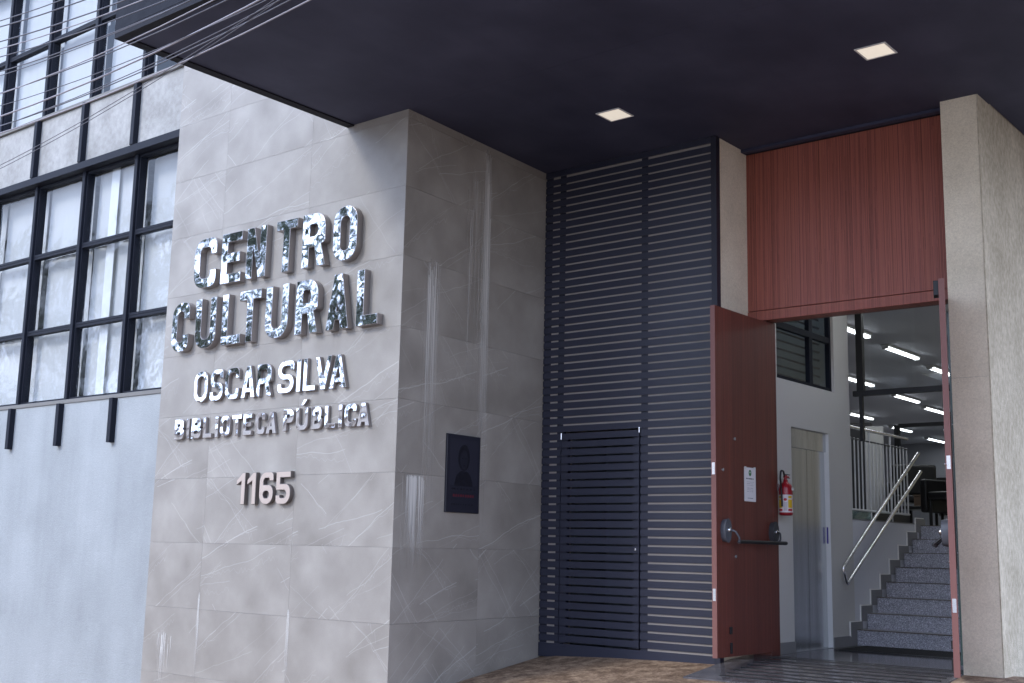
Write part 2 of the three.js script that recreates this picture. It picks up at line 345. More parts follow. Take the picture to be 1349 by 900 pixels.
// ---------------------------------------------------------------- tiled pier that carries the lettering
{
  const t = thing('tiled_wall', 'grey veined stone-tiled pier carrying the mirror letters, with its side face under the canopy', 'wall');
  const TOP = 6.62, BOT = -0.98, G = 0.0007;
  const ys = []; for (let k = -1; k < 12; k++) ys.push(0.255 + 0.621 * k); ys[0] = -0.366; ys.unshift(BOT); ys.push(TOP);
  const xs = [XL, -9.63, -8.34, XC];
  mesh('core', box(XL + 0.02, XC - 0.17, BOT, TOP - 0.01, -9.4, ZW - 0.0125), M.grout, t);
  const tile = (w, h) => { const g = box(0, w - 2 * G, 0, h - 2 * G, -0.012, 0, 0.0007); metric(g, rnd() * 4, rnd() * 4); g.translate(G, G, 0); return g; };
  for (let j = 0; j < ys.length - 1; j++) {
    if (ys[j + 1] - ys[j] < 0.02) continue;
    for (let i = 0; i < 3; i++) { const m = mesh('tile', tile(xs[i + 1] - xs[i], ys[j + 1] - ys[j]), M.tile, t); m.position.set(xs[i], ys[j], ZW + rr(-0.0002, 0.0002)); }
  }
  // side face, slightly askew: from the corner to the slat screen
  const A = new THREE.Vector3(XC, 0, ZW), B = new THREE.Vector3(-7.222, 0, -9.33), dir = B.clone().sub(A), L = dir.length(), ang = Math.atan2(-dir.z, dir.x);
  const side = mesh('side_face', (() => { const g = box(0.02, L, BOT, SOFFIT + 0.5, -0.16, -0.0125); return g; })(), M.grout, t);
  side.position.copy(A); side.rotation.y = ang;
  const ss = [0.0, 1.18, L];
  for (let j = 0; j < ys.length - 1; j++) {
    if (ys[j] > SOFFIT + 0.1 || ys[j + 1] - ys[j] < 0.02) continue;
    for (let i = 0; i < 2; i++) { const m = mesh('tile', tile(ss[i + 1] - ss[i], ys[j + 1] - ys[j]), M.tile, side); m.position.set(ss[i], ys[j], rr(-0.0002, 0.0002)); }
  }
  // pale lime streaks left by water that ran down the tiles
  const streak = (w, h, dens, s0) => {
    const a = canvasTex(128, 512, (g, W0, H0) => {
      g.fillStyle = '#000'; g.fillRect(0, 0, W0, H0);
      for (let i = 0; i < dens; i++) {
        const x = W0 * (0.5 + (rnd() + rnd() - 1) * 0.46), y0 = rnd() * rnd() * H0 * s0, y1 = y0 + rr(0.15, 1) * (H0 - y0);
        const gr = g.createLinearGradient(0, y0, 0, y1), al = rr(0.25, 0.85); gr.addColorStop(0, `rgba(255,255,255,${al})`); gr.addColorStop(0.6, `rgba(255,255,255,${al * 0.6})`); gr.addColorStop(1, 'rgba(255,255,255,0)');
        g.fillStyle = gr; g.fillRect(x, y0, rr(1, 5), y1 - y0);
      }
    }, 1, 1, false);
    return [new THREE.PlaneGeometry(w, h), std({ color: lin(0.7, 0.67, 0.62), roughness: 0.95, alphaMap: a, transparent: true, depthWrite: false })];
  };
  for (const [s, y1, y0, w, dens, sp] of [[1.18, 4.64, 1.0, 0.16, 90, 0.4], [0.40, 3.4, 1.0, 0.26, 50, 0.25], [0.24, 1.485, 0.6, 0.34, 90, 0.05], [1.0, 4.4, 2.2, 0.4, 14, 0.5]]) {
    const [g, m] = streak(w, y1 - y0, dens, sp), o = mesh('lime_streak', g, m, side); o.position.set(s, (y0 + y1) / 2, 0.003 + s * 0.0005); o.castShadow = false;
  }
  for (const [x, y1, y0, w, dens] of [[-9.63, 0.42, -0.55, 0.05, 60], [-8.335, 0.32, -0.55, 0.05, 50], [-10.15, 0.02, -0.6, 0.3, 26], [-9.635, 1.1, 0.8, 0.03, 12]]) {
    const [g, m] = streak(w, y1 - y0, dens, 0.3), o = mesh('lime_streak', g, m, t); o.position.set(x, (y0 + y1) / 2, ZW + 0.003); o.castShadow = false;
  }
  // memorial plaque on the side face
  const p = thing('memorial_plaque', 'dark slate portrait plaque fixed to the side face of the tiled pier', 'plaque', [A.x + dir.x / L * 0.9, 0, A.z + dir.z / L * 0.9], ang);
  mesh('slab', box(-0.24, 0.24, 1.19, 1.88, 0.001, 0.022, 0.003), std({ color: lin(0.03, 0.03, 0.04), roughness: 0.35 }), p);
  const face = mesh('portrait_print', new THREE.PlaneGeometry(0.47, 0.68), std({
    roughness: 0.4, map: canvasTex(512, 740, (g, w, h) => {
      g.fillStyle = '#23232e'; g.fillRect(0, 0, w, h);
      g.fillStyle = '#2a2a35'; g.fillRect(40, 40, w - 80, h * 0.6);
      g.fillStyle = '#15151e';
      g.beginPath(); g.ellipse(w / 2, 215, 92, 128, 0, 0, 7); g.fill();
      g.beginPath(); g.moveTo(110, 490); g.quadraticCurveTo(130, 370, 215, 345); g.lineTo(300, 345); g.quadraticCurveTo(385, 370, 405, 490); g.fill();
      g.fillStyle = '#21212b'; g.beginPath(); g.ellipse(w / 2, 232, 62, 92, 0, 0, 7); g.fill();
      g.fillStyle = '#0f0f17'; g.fillRect(222, 218, 26, 8); g.fillRect(266, 218, 26, 8); g.fillRect(238, 290, 40, 6);
      g.fillStyle = '#0f0f17'; for (let x = 70; x < w - 80; x += rr(30, 60)) g.fillRect(x, 512, rr(14, 30), 14);
      g.fillStyle = '#5a1f2a'; for (let x = 96; x < w - 110; x += 38) g.fillRect(x, 570, rr(18, 30), 24);
      g.fillStyle = '#101018'; for (let x = 70; x < w - 80; x += rr(30, 60)) g.fillRect(x, 660, rr(14, 30), 12);
    }, 1)
  }), p);
  face.position.set(0, 1.535, 0.0245);
}

// ---------------------------------------------------------------- lettering
function roundPath(P, pts) {
  const n = pts.length;
  for (let i = 0; i < n; i++) {
    const [x, y, r = 0] = pts[i], a = pts[(i + n - 1) % n], b = pts[(i + 1) % n];
    const da = Math.hypot(a[0] - x, a[1] - y), db = Math.hypot(b[0] - x, b[1] - y), q = Math.min(r, da * 0.5, db * 0.5);
    const s = [x + (a[0] - x) / da * q, y + (a[1] - y) / da * q], e = [x + (b[0] - x) / db * q, y + (b[1] - y) / db * q];
    i ? P.lineTo(...s) : P.moveTo(...s);
    if (q > 0) { const k = 0.45; P.bezierCurveTo(s[0] + (x - s[0]) * (1 - k) , s[1] + (y - s[1]) * (1 - k), e[0] + (x - e[0]) * (1 - k), e[1] + (y - e[1]) * (1 - k), ...e); }
  }
  P.closePath(); return P;
}
const poly = (pts, ...holes) => { const s = roundPath(new THREE.Shape(), pts); for (const h of holes) s.holes.push(roundPath(new THREE.Path(), h)); return s; };
function glyph(ch, w, h, s, rO, rI) {
  const m0 = h / 2 - s / 2, m1 = h / 2 + s / 2;
  switch (ch) {
    case 'C': return poly([[w, h * 0.66], [w, h, rO], [0, h, rO], [0, 0, rO], [w, 0, rO], [w, h * 0.34], [w - s, h * 0.34], [w - s, s, rI], [s, s, rI], [s, h - s, rI], [w - s, h - s, rI], [w - s, h * 0.66]]);
    case 'O': return poly([[0, h, rO], [0, 0, rO], [w, 0, rO], [w, h, rO]], [[s, s, rI], [s, h - s, rI], [w - s, h - s, rI], [w - s, s, rI]]);
    case 'U': case 'Ú': return poly([[0, h], [0, 0, rO], [w, 0, rO], [w, h], [w - s, h], [w - s, s, rI], [s, s, rI], [s, h]]);
    case 'E': return poly([[0, 0], [0, h], [w, h], [w, h - s], [s, h - s], [s, m1], [w * 0.92, m1], [w * 0.92, m0], [s, m0], [s, s], [w, s], [w, 0]]);
    case 'L': return poly([[0, 0], [0, h], [s, h], [s, s], [w, s], [w, 0]]);
    case 'T': { const a = (w - s) / 2; return poly([[a, 0], [a, h - s], [0, h - s], [0, h], [w, h], [w, h - s], [a + s, h - s], [a + s, 0]]); }
    case 'I': return poly([[0, 0], [0, h], [w, h], [w, 0]]);
    case 'N': return poly([[0, 0], [0, h], [s * 1.1, h], [w - s, h * 0.36], [w - s, h], [w, h], [w, 0], [w - s * 1.1, 0], [s, h * 0.64], [s, 0]]);
    case 'R': return poly([[0, 0], [0, h], [w * 0.97, h, rO], [w * 0.97, h * 0.43, rO * 0.8], [w * 0.8, h * 0.41], [w, 0], [w - s * 1.12, 0], [w * 0.52, h * 0.37], [s, h * 0.37], [s, 0]], [[s, h * 0.37 + s], [s, h - s], [w * 0.97 - s, h - s, rI], [w * 0.97 - s, h * 0.37 + s, rI]]);
    case 'P': return poly([[0, 0], [0, h], [w, h, rO], [w, h * 0.36, rO], [s, h * 0.36], [s, 0]], [[s, h * 0.36 + s], [s, h - s], [w - s, h - s, rI], [w - s, h * 0.36 + s, rI]]);
    case 'B': return poly([[0, 0], [0, h], [w * 0.94, h, rO], [w * 0.94, h * 0.56, rO * 0.5], [w * 0.84, h * 0.52], [w, h * 0.47, rO * 0.5], [w, 0, rO]], [[s, m1 + s * 0.05], [s, h - s], [w * 0.94 - s, h - s, rI], [w * 0.94 - s, m1 + s * 0.05, rI]], [[s, s], [s, m0 + s * 0.05], [w - s, m0 + s * 0.05, rI], [w - s, s, rI]]);
    case 'S': return poly([[w, h * 0.7], [w, h, rO], [0, h, rO], [0, m0, rO], [w - s, m0, rI], [w - s, s, rI], [s, s, rI], [s, h * 0.3], [0, h * 0.3], [0, 0, rO], [w, 0, rO], [w, m1, rO], [s, m1, rI], [s, h - s, rI], [w - s, h - s, rI], [w - s, h * 0.7]]);
    case 'A': { const t = s * 0.56, il = y => (w / 2 - t) * y / h + s * 1.1, ya = (w / 2 - s * 1.1) * h / (w / 2 - t), c0 = h * 0.17, c1 = c0 + s * 0.85; return poly([[0, 0], [w / 2 - t, h], [w / 2 + t, h], [w, 0], [w - s * 1.1, 0], [w - il(c0), c0], [il(c0), c0], [s * 1.1, 0]], [[il(c1), c1], [w - il(c1), c1], [w / 2, ya]]); }
    case 'V': { const t = s * 0.56, ya = h - (w / 2 - s * 1.1) * h / (w / 2 - t); return poly([[0, h], [w / 2 - t, 0], [w / 2 + t, 0], [w, h], [w - s * 1.1, h], [w / 2, ya], [s * 1.1, h]]); }
    case '1': return poly([[w - s, 0], [w, 0], [w, h], [w - s * 0.75, h], [0, h * 0.77], [0, h * 0.62], [w - s, h * 0.74]]);
    case '6': return poly([[w, h * 0.72], [w, h, rO], [0, h, rO], [0, 0, rO], [w, 0, rO], [w, h * 0.6, rO], [s, h * 0.6], [s, h - s, rI], [w - s, h - s, rI], [w - s, h * 0.72]], [[s, s, rI], [s, h * 0.6 - s, rI], [w - s, h * 0.6 - s, rI], [w - s, s, rI]]);
    case '5': return poly([[0, h], [w, h], [w, h - s], [s, h - s], [s, h * 0.62], [w, h * 0.62, rO], [w, 0, rO], [0, 0, rO], [0, h * 0.28], [s, h * 0.28], [s, s, rI], [w - s, s, rI], [w - s, h * 0.62 - s, rI], [0, h * 0.62 - s]]);
  }
}
{
  const ordinals = ['first', 'second', 'third', 'fourth', 'fifth', 'sixth', 'seventh', 'eighth', 'ninth', 'tenth'];
  // [text, y0, height, stroke, outer radius, inner radius, depth, bevel, material, [left, right] of every letter]
  const lines = [
    ['CENTRO', 3.383, 0.505, 0.094, 0.14, 0.055, 0.068, 0.004, M.chrome, [[-9.957, -9.60], [-9.525, -9.217], [-9.135, -8.845], [-8.705, -8.405], [-8.325, -8.005], [-7.905, -7.598]], 'big mirror letter', 'letters of the top word CENTRO'],
    ['CULTURAL', 2.766, 0.503, 0.092, 0.14, 0.055, 0.068, 0.004, M.chrome, [[-10.27, -9.985], [-9.875, -9.55], [-9.455, -9.165], [-9.19, -8.87], [-8.80, -8.475], [-8.37, -8.06], [-7.955, -7.663], [-7.565, -7.298]], 'big mirror letter', 'letters of the word CULTURAL'],
    ['OSCAR', 2.236, 0.307, 0.05, 0.1, 0.06, 0.036, 0.005, M.chrome, [[-9.87, -9.655], [-9.616, -9.415], [-9.386, -9.175], [-9.135, -8.932], [-8.91, -8.69]], 'slim mirror letter', 'letters of the word OSCAR'],
    ['SILVA', 2.245, 0.300, 0.05, 0.1, 0.06, 0.036, 0.005, M.chrome, [[-8.605, -8.385], [-8.346, -8.29], [-8.254, -8.09], [-8.095, -7.88], [-7.905, -7.685]], 'slim mirror letter', 'letters of the word SILVA'],
    ['BIBLIOTECA', 1.882, 0.202, 0.043, 0.06, 0.03, 0.03, 0.004, M.chrome, [[-10.158, -10.005], [-9.962, -9.918], [-9.884, -9.73], [-9.695, -9.56], [-9.505, -9.461], [-9.429, -9.28], [-9.25, -9.105], [-9.081, -8.955], [-8.9, -8.765], [-8.745, -8.6]], 'small mirror letter', 'letters of the word BIBLIOTECA'],
    ['PÚBLICA', 1.895, 0.202, 0.043, 0.06, 0.03, 0.03, 0.004, M.chrome, [[-8.505, -8.36], [-8.33, -8.17], [-8.127, -7.985], [-7.947, -7.81], [-7.77, -7.725], [-7.694, -7.545], [-7.535, -7.385]], 'small mirror letter', 'letters of the word PUBLICA'],
    ['1165', 1.237, 0.294, 0.056, 0.09, 0.045, 0.04, 0.004, M.satin, [[-9.112, -8.987], [-8.955, -8.83], [-8.779, -8.585], [-8.543, -8.345]], 'cream-toned metal house number', 'digits of the house number 1165'],
  ];
  for (const [text, y0, h, s, rO, rI, depth, bv, mat, ext, kind, group] of lines) {
    [...text].forEach((ch, i) => {
      const [a, b] = ext[i], w = b - a, ascii = ch === 'Ú' ? 'U with accent' : ch;
      const nb = i === 0 ? `opening ${text === 'PÚBLICA' ? 'PUBLICA' : text}` : i === text.length - 1 ? `ending ${text === 'PÚBLICA' ? 'PUBLICA' : text}` : `${ordinals[i]} in ${text === 'PÚBLICA' ? 'PUBLICA' : text}`;
      const digit = text === '1165';
      const t = thing(digit ? 'house_number_digit' : 'sign_letter', digit ? `${kind} digit ${ch}, ${ordinals[i]} from left in 1165` : `${kind} ${ascii}, ${nb} on the tiled wall`, digit ? 'digit' : 'letter', [a, y0, ZW], 0, group);
      const ext3 = (shape) => {
        const g = new THREE.ExtrudeGeometry(shape, { depth: depth - bv, bevelEnabled: true, bevelThickness: bv, bevelSize: bv, bevelOffset: -bv, bevelSegments: 3, curveSegments: 10 });
        const p = g.attributes.position, uv = g.attributes.uv; const du = rnd() * 3, dv = rnd() * 3;
        for (let k = 0; k < p.count; k++) uv.setXY(k, p.getX(k) + p.getZ(k) * 0.7 + du, p.getY(k) + dv);
        g.translate(0, 0, bv * 0.2 + 0.004); return g;
      };
      const shell = (g, name) => {
        const caps = [], sides = [], src = g.index ? g.toNonIndexed() : g;
        for (const q of g.groups) {
          const o = new THREE.BufferGeometry();
          for (const k of ['position', 'normal', 'uv']) { const at = src.attributes[k], n = at.itemSize; o.setAttribute(k, new THREE.BufferAttribute(at.array.slice(q.start * n, (q.start + q.count) * n), n)); }
          (q.materialIndex ? sides : caps).push(o);
        }
        mesh(name, caps, mat, t); mesh(name + '_return', sides, digit ? M.returnDark : M.returnMetal, t);
      };
      shell(ext3(glyph(ch, w, h, s, rO, rI)), digit ? 'digit_face' : 'letter_face');
      // slight play of each hand-fixed piece, so that each mirrors its own patch of street
      t.rotation.set(rr(-0.008, 0.008), rr(-0.01, 0.01), rr(-0.005, 0.005));
      if (ch === 'Ú') shell(ext3(poly([[w * 0.4, h + 0.022], [w * 0.62, h + 0.075], [w * 0.9, h + 0.075], [w * 0.6, h + 0.022]])), 'accent');
      mesh('fixing_pin', [bar([w * 0.5, h * 0.5 > 0 ? s * 0.5 : 0, -0.004], [w * 0.5, s * 0.5, 0.006], 0.006, 6)], M.steel, t);
    });
  }
}

// ---------------------------------------------------------------- canopy over the entrance
{
  const t = thing('entrance_canopy', 'deep dark charcoal canopy slab projecting over the library entrance', 'canopy');
  const X0 = -7.86, X1 = 0.3, Z0 = -4.72, Y = SOFFIT;
  mesh('slab', box(X0 + 0.02, X1, Y + 0.05, Y + 0.86, -9.95, Z0 - 0.02), M.soffitTrim, t);
  // slabs stop at the pier: left of it the soffit runs only to the pier's face
  const sof = [box(XC - 0.15, X1, Y, Y + 0.04, -9.96, -7.16), box(X0 + 0.09, X1, Y, Y + 0.04, -7.158, Z0 - 0.07), box(-3.0, X1, Y, Y + 0.04, -14, -9.962)];
  mesh('soffit', sof, M.soffit, t);
  mesh('rear_slab', box(-3.0, X1, Y + 0.042, Y + 0.8, -14, -9.96), M.soffitTrim, t);
  mesh('edge_trim', [box(X0, X0 + 0.088, Y - 0.012, Y + 0.049, ZW, Z0), box(X0 + 0.088, X1, Y - 0.012, Y + 0.049, Z0 - 0.068, Z0)], M.soffitTrim, t);
  mesh('fascia', [box(X0, X1, Y + 0.05, Y + 0.88, Z0 - 0.019, Z0 + 0.002)], M.fascia, t);
  mesh('fascia', [box(X0 - 0.002, X0 + 0.018, Y + 0.05, Y + 0.88, ZW, Z0 - 0.02)], M.fascia, t);
  // square recessed lights
  const where = ['nearer the slat screen', 'above the doorway'];
  [[-5.70, -8.32], [-3.335, -8.36]].forEach(([x, z], i) => {
    const l = thing('recessed_light', `square cream recessed light in the dark canopy soffit, ${where[i]}`, 'light', [x, Y, z], 0.0, 'square lights in the canopy soffit');
    mesh('light_frame', [box(-0.122, 0.122, -0.006, 0.002, 0.108, 0.122), box(-0.122, 0.122, -0.006, 0.002, -0.122, -0.108), box(-0.122, -0.108, -0.006, 0.002, -0.1079, 0.1079), box(0.108, 0.122, -0.006, 0.002, -0.1079, 0.1079)], M.white, l);
    mesh('light_diffuser', box(-0.1078, 0.1078, -0.004, 0.001, -0.1078, 0.1078), M.diffuser, l);
    const a = new THREE.RectAreaLight(new THREE.Color(1, 0.9, 0.76), 0.4, 0.21, 0.21); a.position.set(x, Y - 0.02, z); a.lookAt(x, 0, z); scene.add(a);
  });
}

// ---------------------------------------------------------------- slat screen with gate, and the wall right behind it
{
  const w = thing('backing_wall', 'beige plastered wall seen through the gaps of the slat screen', 'wall');
  const zb = ZS - 0.0095;
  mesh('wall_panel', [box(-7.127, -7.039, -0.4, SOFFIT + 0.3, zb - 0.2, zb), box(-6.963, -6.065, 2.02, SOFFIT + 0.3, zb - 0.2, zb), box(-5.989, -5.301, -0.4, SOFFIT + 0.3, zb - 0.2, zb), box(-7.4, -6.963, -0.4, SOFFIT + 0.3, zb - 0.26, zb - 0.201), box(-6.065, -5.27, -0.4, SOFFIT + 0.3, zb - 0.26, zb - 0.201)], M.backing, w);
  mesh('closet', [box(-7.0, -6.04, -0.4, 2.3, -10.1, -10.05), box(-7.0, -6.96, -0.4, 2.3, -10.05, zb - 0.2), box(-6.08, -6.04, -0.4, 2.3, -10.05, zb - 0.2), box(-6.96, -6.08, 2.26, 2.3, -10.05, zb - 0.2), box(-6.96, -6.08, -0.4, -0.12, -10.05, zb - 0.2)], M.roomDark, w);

  const t = thing('slat_screen', 'tall navy slat screen with a built-in gate between tiled pier and doors', 'screen');
  const X0 = -7.215, X1 = -5.245, p = 0.0762, sh = 0.0582, y0 = 0.02;
  const zf = ZS, zt = 0.008;
  mesh('post', box(X0 + 0.004, -7.128, -0.1, 4.668, zf - 0.056, zf - zt - 0.001), M.post, t);
  mesh('post', box(-7.038, -6.964, -0.1, 4.668, zf - 0.056, zf - zt - 0.001), M.post, t);
  mesh('post', box(-6.064, -5.99, -0.1, 4.668, zf - 0.056, zf - zt - 0.001), M.post, t);
  mesh('post', box(-5.30, X1, -0.1, 4.668, zf - 0.056, zf + 0.012), M.post, t);
  mesh('top_rail', box(X0, -5.301, 4.612, 4.668, zf - 0.008, zf + 0.006), M.slat, t);
  mesh('bottom_rail', box(X0, -5.301, -0.115, 0.012, zf - 0.008, zf + 0.006), M.slat, t);
  const g = thing; const gate = new THREE.Group();
  const n = 60, full = box(X0, -5.302, 0, sh, -zt, 0), right = box(-6.066, -5.302, 0, sh, -zt, 0), left = box(X0, -6.985, 0, sh, -zt, 0), gs = box(-6.972, -6.078, 0, sh, -zt, 0);
  gate.name = 'gate'; t.add(gate);
  for (let k = 0; k < n; k++) {
    const y = y0 + k * p + 0.012; if (y + sh > 4.61) break;
    const put = (geo, par, dz = 0) => { const m = mesh('slat', geo, M.slat, par); m.position.set(0, y, zf + dz + rr(-0.0012, 0.0012)); m.rotation.x = rr(-0.012, 0.012); };
    if (y > 1.98) put(full, t);
    else { put(right, t); put(left, t); put(gs, gate, 0.004); }
  }
  mesh('gate_stile', box(-6.968, -6.905, 0.02, 1.99, zf - 0.05, zf - zt + 0.001), M.post, gate);
  mesh('gate_stile', box(-6.145, -6.082, 0.02, 1.99, zf - 0.05, zf - zt + 0.001), M.post, gate);
  mesh('gate_lock', box(-6.118, -6.1, 0.89, 0.915, zf + 0.004, zf + 0.02, 0.004), M.steel, gate);
  mesh('gate_hinge', [bar([-6.976, 1.94, zf + 0.006], [-6.976, 2.0, zf + 0.006], 0.008, 8)], M.steel, gate);
  mesh('gate_hinge', [bar([-6.076, 1.97, zf + 0.006], [-6.076, 2.02, zf + 0.006], 0.008, 8)], M.steel, gate);
}

// ---------------------------------------------------------------- beige walls beside the doorway
{
  const r = thing('return_wall', 'narrow beige plastered return between slat screen and red transom', 'wall');
  mesh('wall_face', box(-5.6, -5.262, -0.3, SOFFIT + 0.3, -10.1, ZS - 0.057), M.plaster, r);
  const c = thing('beige_side_wall', 'rough beige plastered end wall standing right of the red doors', 'wall');
  mesh('wall_face', [box(-3.318, -3.0225, -0.3, 2.319, -10.6, -9.674)], M.plaster, c);
  mesh('wall_face', [box(-3.318, -3.0225, 2.3205, SOFFIT + 0.2, -10.6, -9.674)], M.plaster, c);
  mesh('joint', [box(-3.316, -3.024, 2.318, 2.324, -10.6, -9.677)], M.groove, c);
  mesh('inner_face', box(-3.3195, -3.3185, 0, 4.1, -13.9, -10.101), M.stairPaint, c);
  mesh('rear_wall', [box(-3.318, -3.023, -0.3, SOFFIT + 0.2, -32.2, -10.601)], M.plaster, c);
  mesh('side_face', [box(-3.0215, -3.010, -0.3, SOFFIT + 0.1, -15, -9.676)], M.scratch, c);
}

// ---------------------------------------------------------------- red wood transom and door frame
{
  const t = thing('wood_transom', 'tall red-brown wood grain panel above the open double doors', 'panel');
  mesh('panel', box(-5.262, -3.318, 3.118, 4.645, -9.95, -9.902, 0.003), M.transom, t);
  mesh('head_board', box(-5.262, -3.318, 3.02, 3.112, -10.04, -9.896, 0.004), M.transom, t);
  mesh('head_lining', box(-5.262, -3.318, 3.024, 4.9, -10.1, -10.041), M.door, t);
  mesh('shadow_gap', box(-5.262, -3.318, 4.648, 4.672, -9.95, -9.87), M.soffitTrim, t);
  mesh('cornice', box(-5.262, -3.318, 4.6465, 4.6735, -9.869, -9.80), M.soffit, t);
  mesh('jamb', box(-5.262, -5.085, -0.02, 3.02, -10.1, -9.92, 0.004), M.door, t);
  mesh('jamb', box(-3.352, -3.3205, -0.02, 3.02, -10.1, -9.99, 0.004), M.door, t);
}

// ---------------------------------------------------------------- door leaves: built hinge at the origin, leaf along +z (swung out)
function doorLeaf(label, x, z, turn, mirror) {
  const t = thing('door_leaf', label, 'door', [x, 0, z], turn, 'red wooden entrance door leaves');
  const L = 1.118, y0 = 0.035, y1 = 2.995, s = mirror ? -1 : 1;      // inside face looks towards +x * s
  mesh('panel', box(-0.021, 0.021, y0, y1, 0.006, L - 0.004), M.door, t);
  mesh('edge_band', box(-0.0225, 0.0225, y0, y1, L - 0.0039, L + 0.001), M.doorEdge, t);
  for (const y of [1.59, 0.545]) mesh('strike_plate', box(-0.014, 0.014, y - 0.05, y + 0.05, L + 0.0011, L + 0.004), M.steel, t);
  for (const [y, d] of [[1.865, 0.32], [1.585, 0.11], [0.86, 0.32]]) mesh('bolt_cap', (() => { const g = new THREE.CylinderGeometry(0.014, 0.014, 0.01, 12); g.rotateZ(Math.PI / 2); g.translate(s * 0.026, y, L - d); return g; })(), M.brushed, t);
  mesh('floor_bolt', [box(s * 0.0211, s * 0.036, 0.06, 0.15, L - 0.24, L - 0.215, 0.003)], M.black, t);
  mesh('floor_bolt', [box(s * 0.0211, s * 0.036, 0.22, 0.28, L - 0.24, L - 0.205, 0.003)], M.black, t);
  // panic device
  const pd = new THREE.Group(); pd.name = 'panic_bar'; t.add(pd);
  const yb = 0.985, lx = v => s * v;
  for (const [zc, m] of [[L - 0.12, M.greyPlastic], [0.13, M.darkGrey]]) {
    const c = new THREE.CylinderGeometry(0.052, 0.058, 0.05, 20); c.rotateZ(Math.PI / 2); c.scale(1, 1.75, 1); c.translate(lx(0.046), yb + 0.09, zc);
    mesh('chassis', c, m, pd);
    const d = zc > 0.5 ? -1 : 1;
    if (mirror) mesh('bar_arm', [bar([lx(0.06), yb + 0.06, zc], [lx(0.13), yb, zc + d * 0.02], 0.011, 8)], M.black, pd);
    else mesh('bar_arm', [tube([[lx(0.06), yb + 0.1, zc], [lx(0.12), yb + 0.085, zc + d * 0.025], [lx(0.14), yb + 0.03, zc + d * 0.06], [lx(0.13), yb, zc + d * 0.075]], mirror ? 0.006 : 0.009, 14, 8)], mirror ? M.black : m, pd);
    mesh('chassis_cap', (() => { const q = new THREE.SphereGeometry(0.02, 12, 8); q.translate(lx(0.075), yb + 0.095, zc); return q; })(), M.steel, pd);
  }
  mesh('push_tube', [bar([lx(0.13), yb, L - 0.19], [lx(0.13), yb, 0.06], 0.0165, 14)], M.black, pd);
  return t;
}
{
  doorLeaf('red-brown wood door leaf swung open beside the slat screen, notice on its face', -5.082, -10.04, 0, false);
  const a = Math.atan2(-3.13 + 3.49, -8.99 + 10.04);
  const r = doorLeaf('red-brown wood door leaf seen edge-on beside the beige wall', -3.49, -10.04, a, true);
  mesh('closer_arm', [box(-0.06, -0.0215, 2.87, 2.985, 0.98, 1.1, 0.004)], M.black, r);
  // paper notice on the left leaf
  const n = thing('paper_notice', 'white paper notice taped to the open red door leaf', 'notice', [-5.0575, 1.485, -9.515], Math.PI / 2);
  mesh('sheet', box(-0.105, 0.105, -0.148, 0.148, -0.0015, 0.0, 0), M.white, n);
  const pr = mesh('notice_print', new THREE.PlaneGeometry(0.208, 0.294), std({
    roughness: 0.8, map: canvasTex(256, 360, (g, w, h) => {
      g.fillStyle = '#e6e3e6'; g.fillRect(0, 0, w, h);
      g.fillStyle = '#3f7a49'; g.beginPath(); g.ellipse(128, 56, 30, 34, 0, 0, 7); g.fill();
      g.fillStyle = '#d9dcd8'; g.beginPath(); g.ellipse(128, 50, 12, 10, 0, 0, 7); g.fill();
      g.fillStyle = '#4a4a50'; for (let x = 40; x < 210; x += 22) g.fillRect(x, 112, rr(10, 18), 12);
      g.fillStyle = '#9a9aa2'; for (const y of [150, 168, 186, 216, 234, 252]) for (let x = 60; x < 190; x += rr(14, 28)) g.fillRect(x, y, rr(6, 13), 6);
      g.fillStyle = '#5a5a62'; for (let x = 74; x < 176; x += 20) g.fillRect(x, 322, rr(8, 16), 8);
    }, 1)
  }), n);
  pr.position.z = 0.0015;
  for (const sx of [-1, 1]) mesh('tape', box(sx * 0.085 - 0.018, sx * 0.085 + 0.018, 0.13, 0.155, 0.002, 0.003), M.white, n);
}

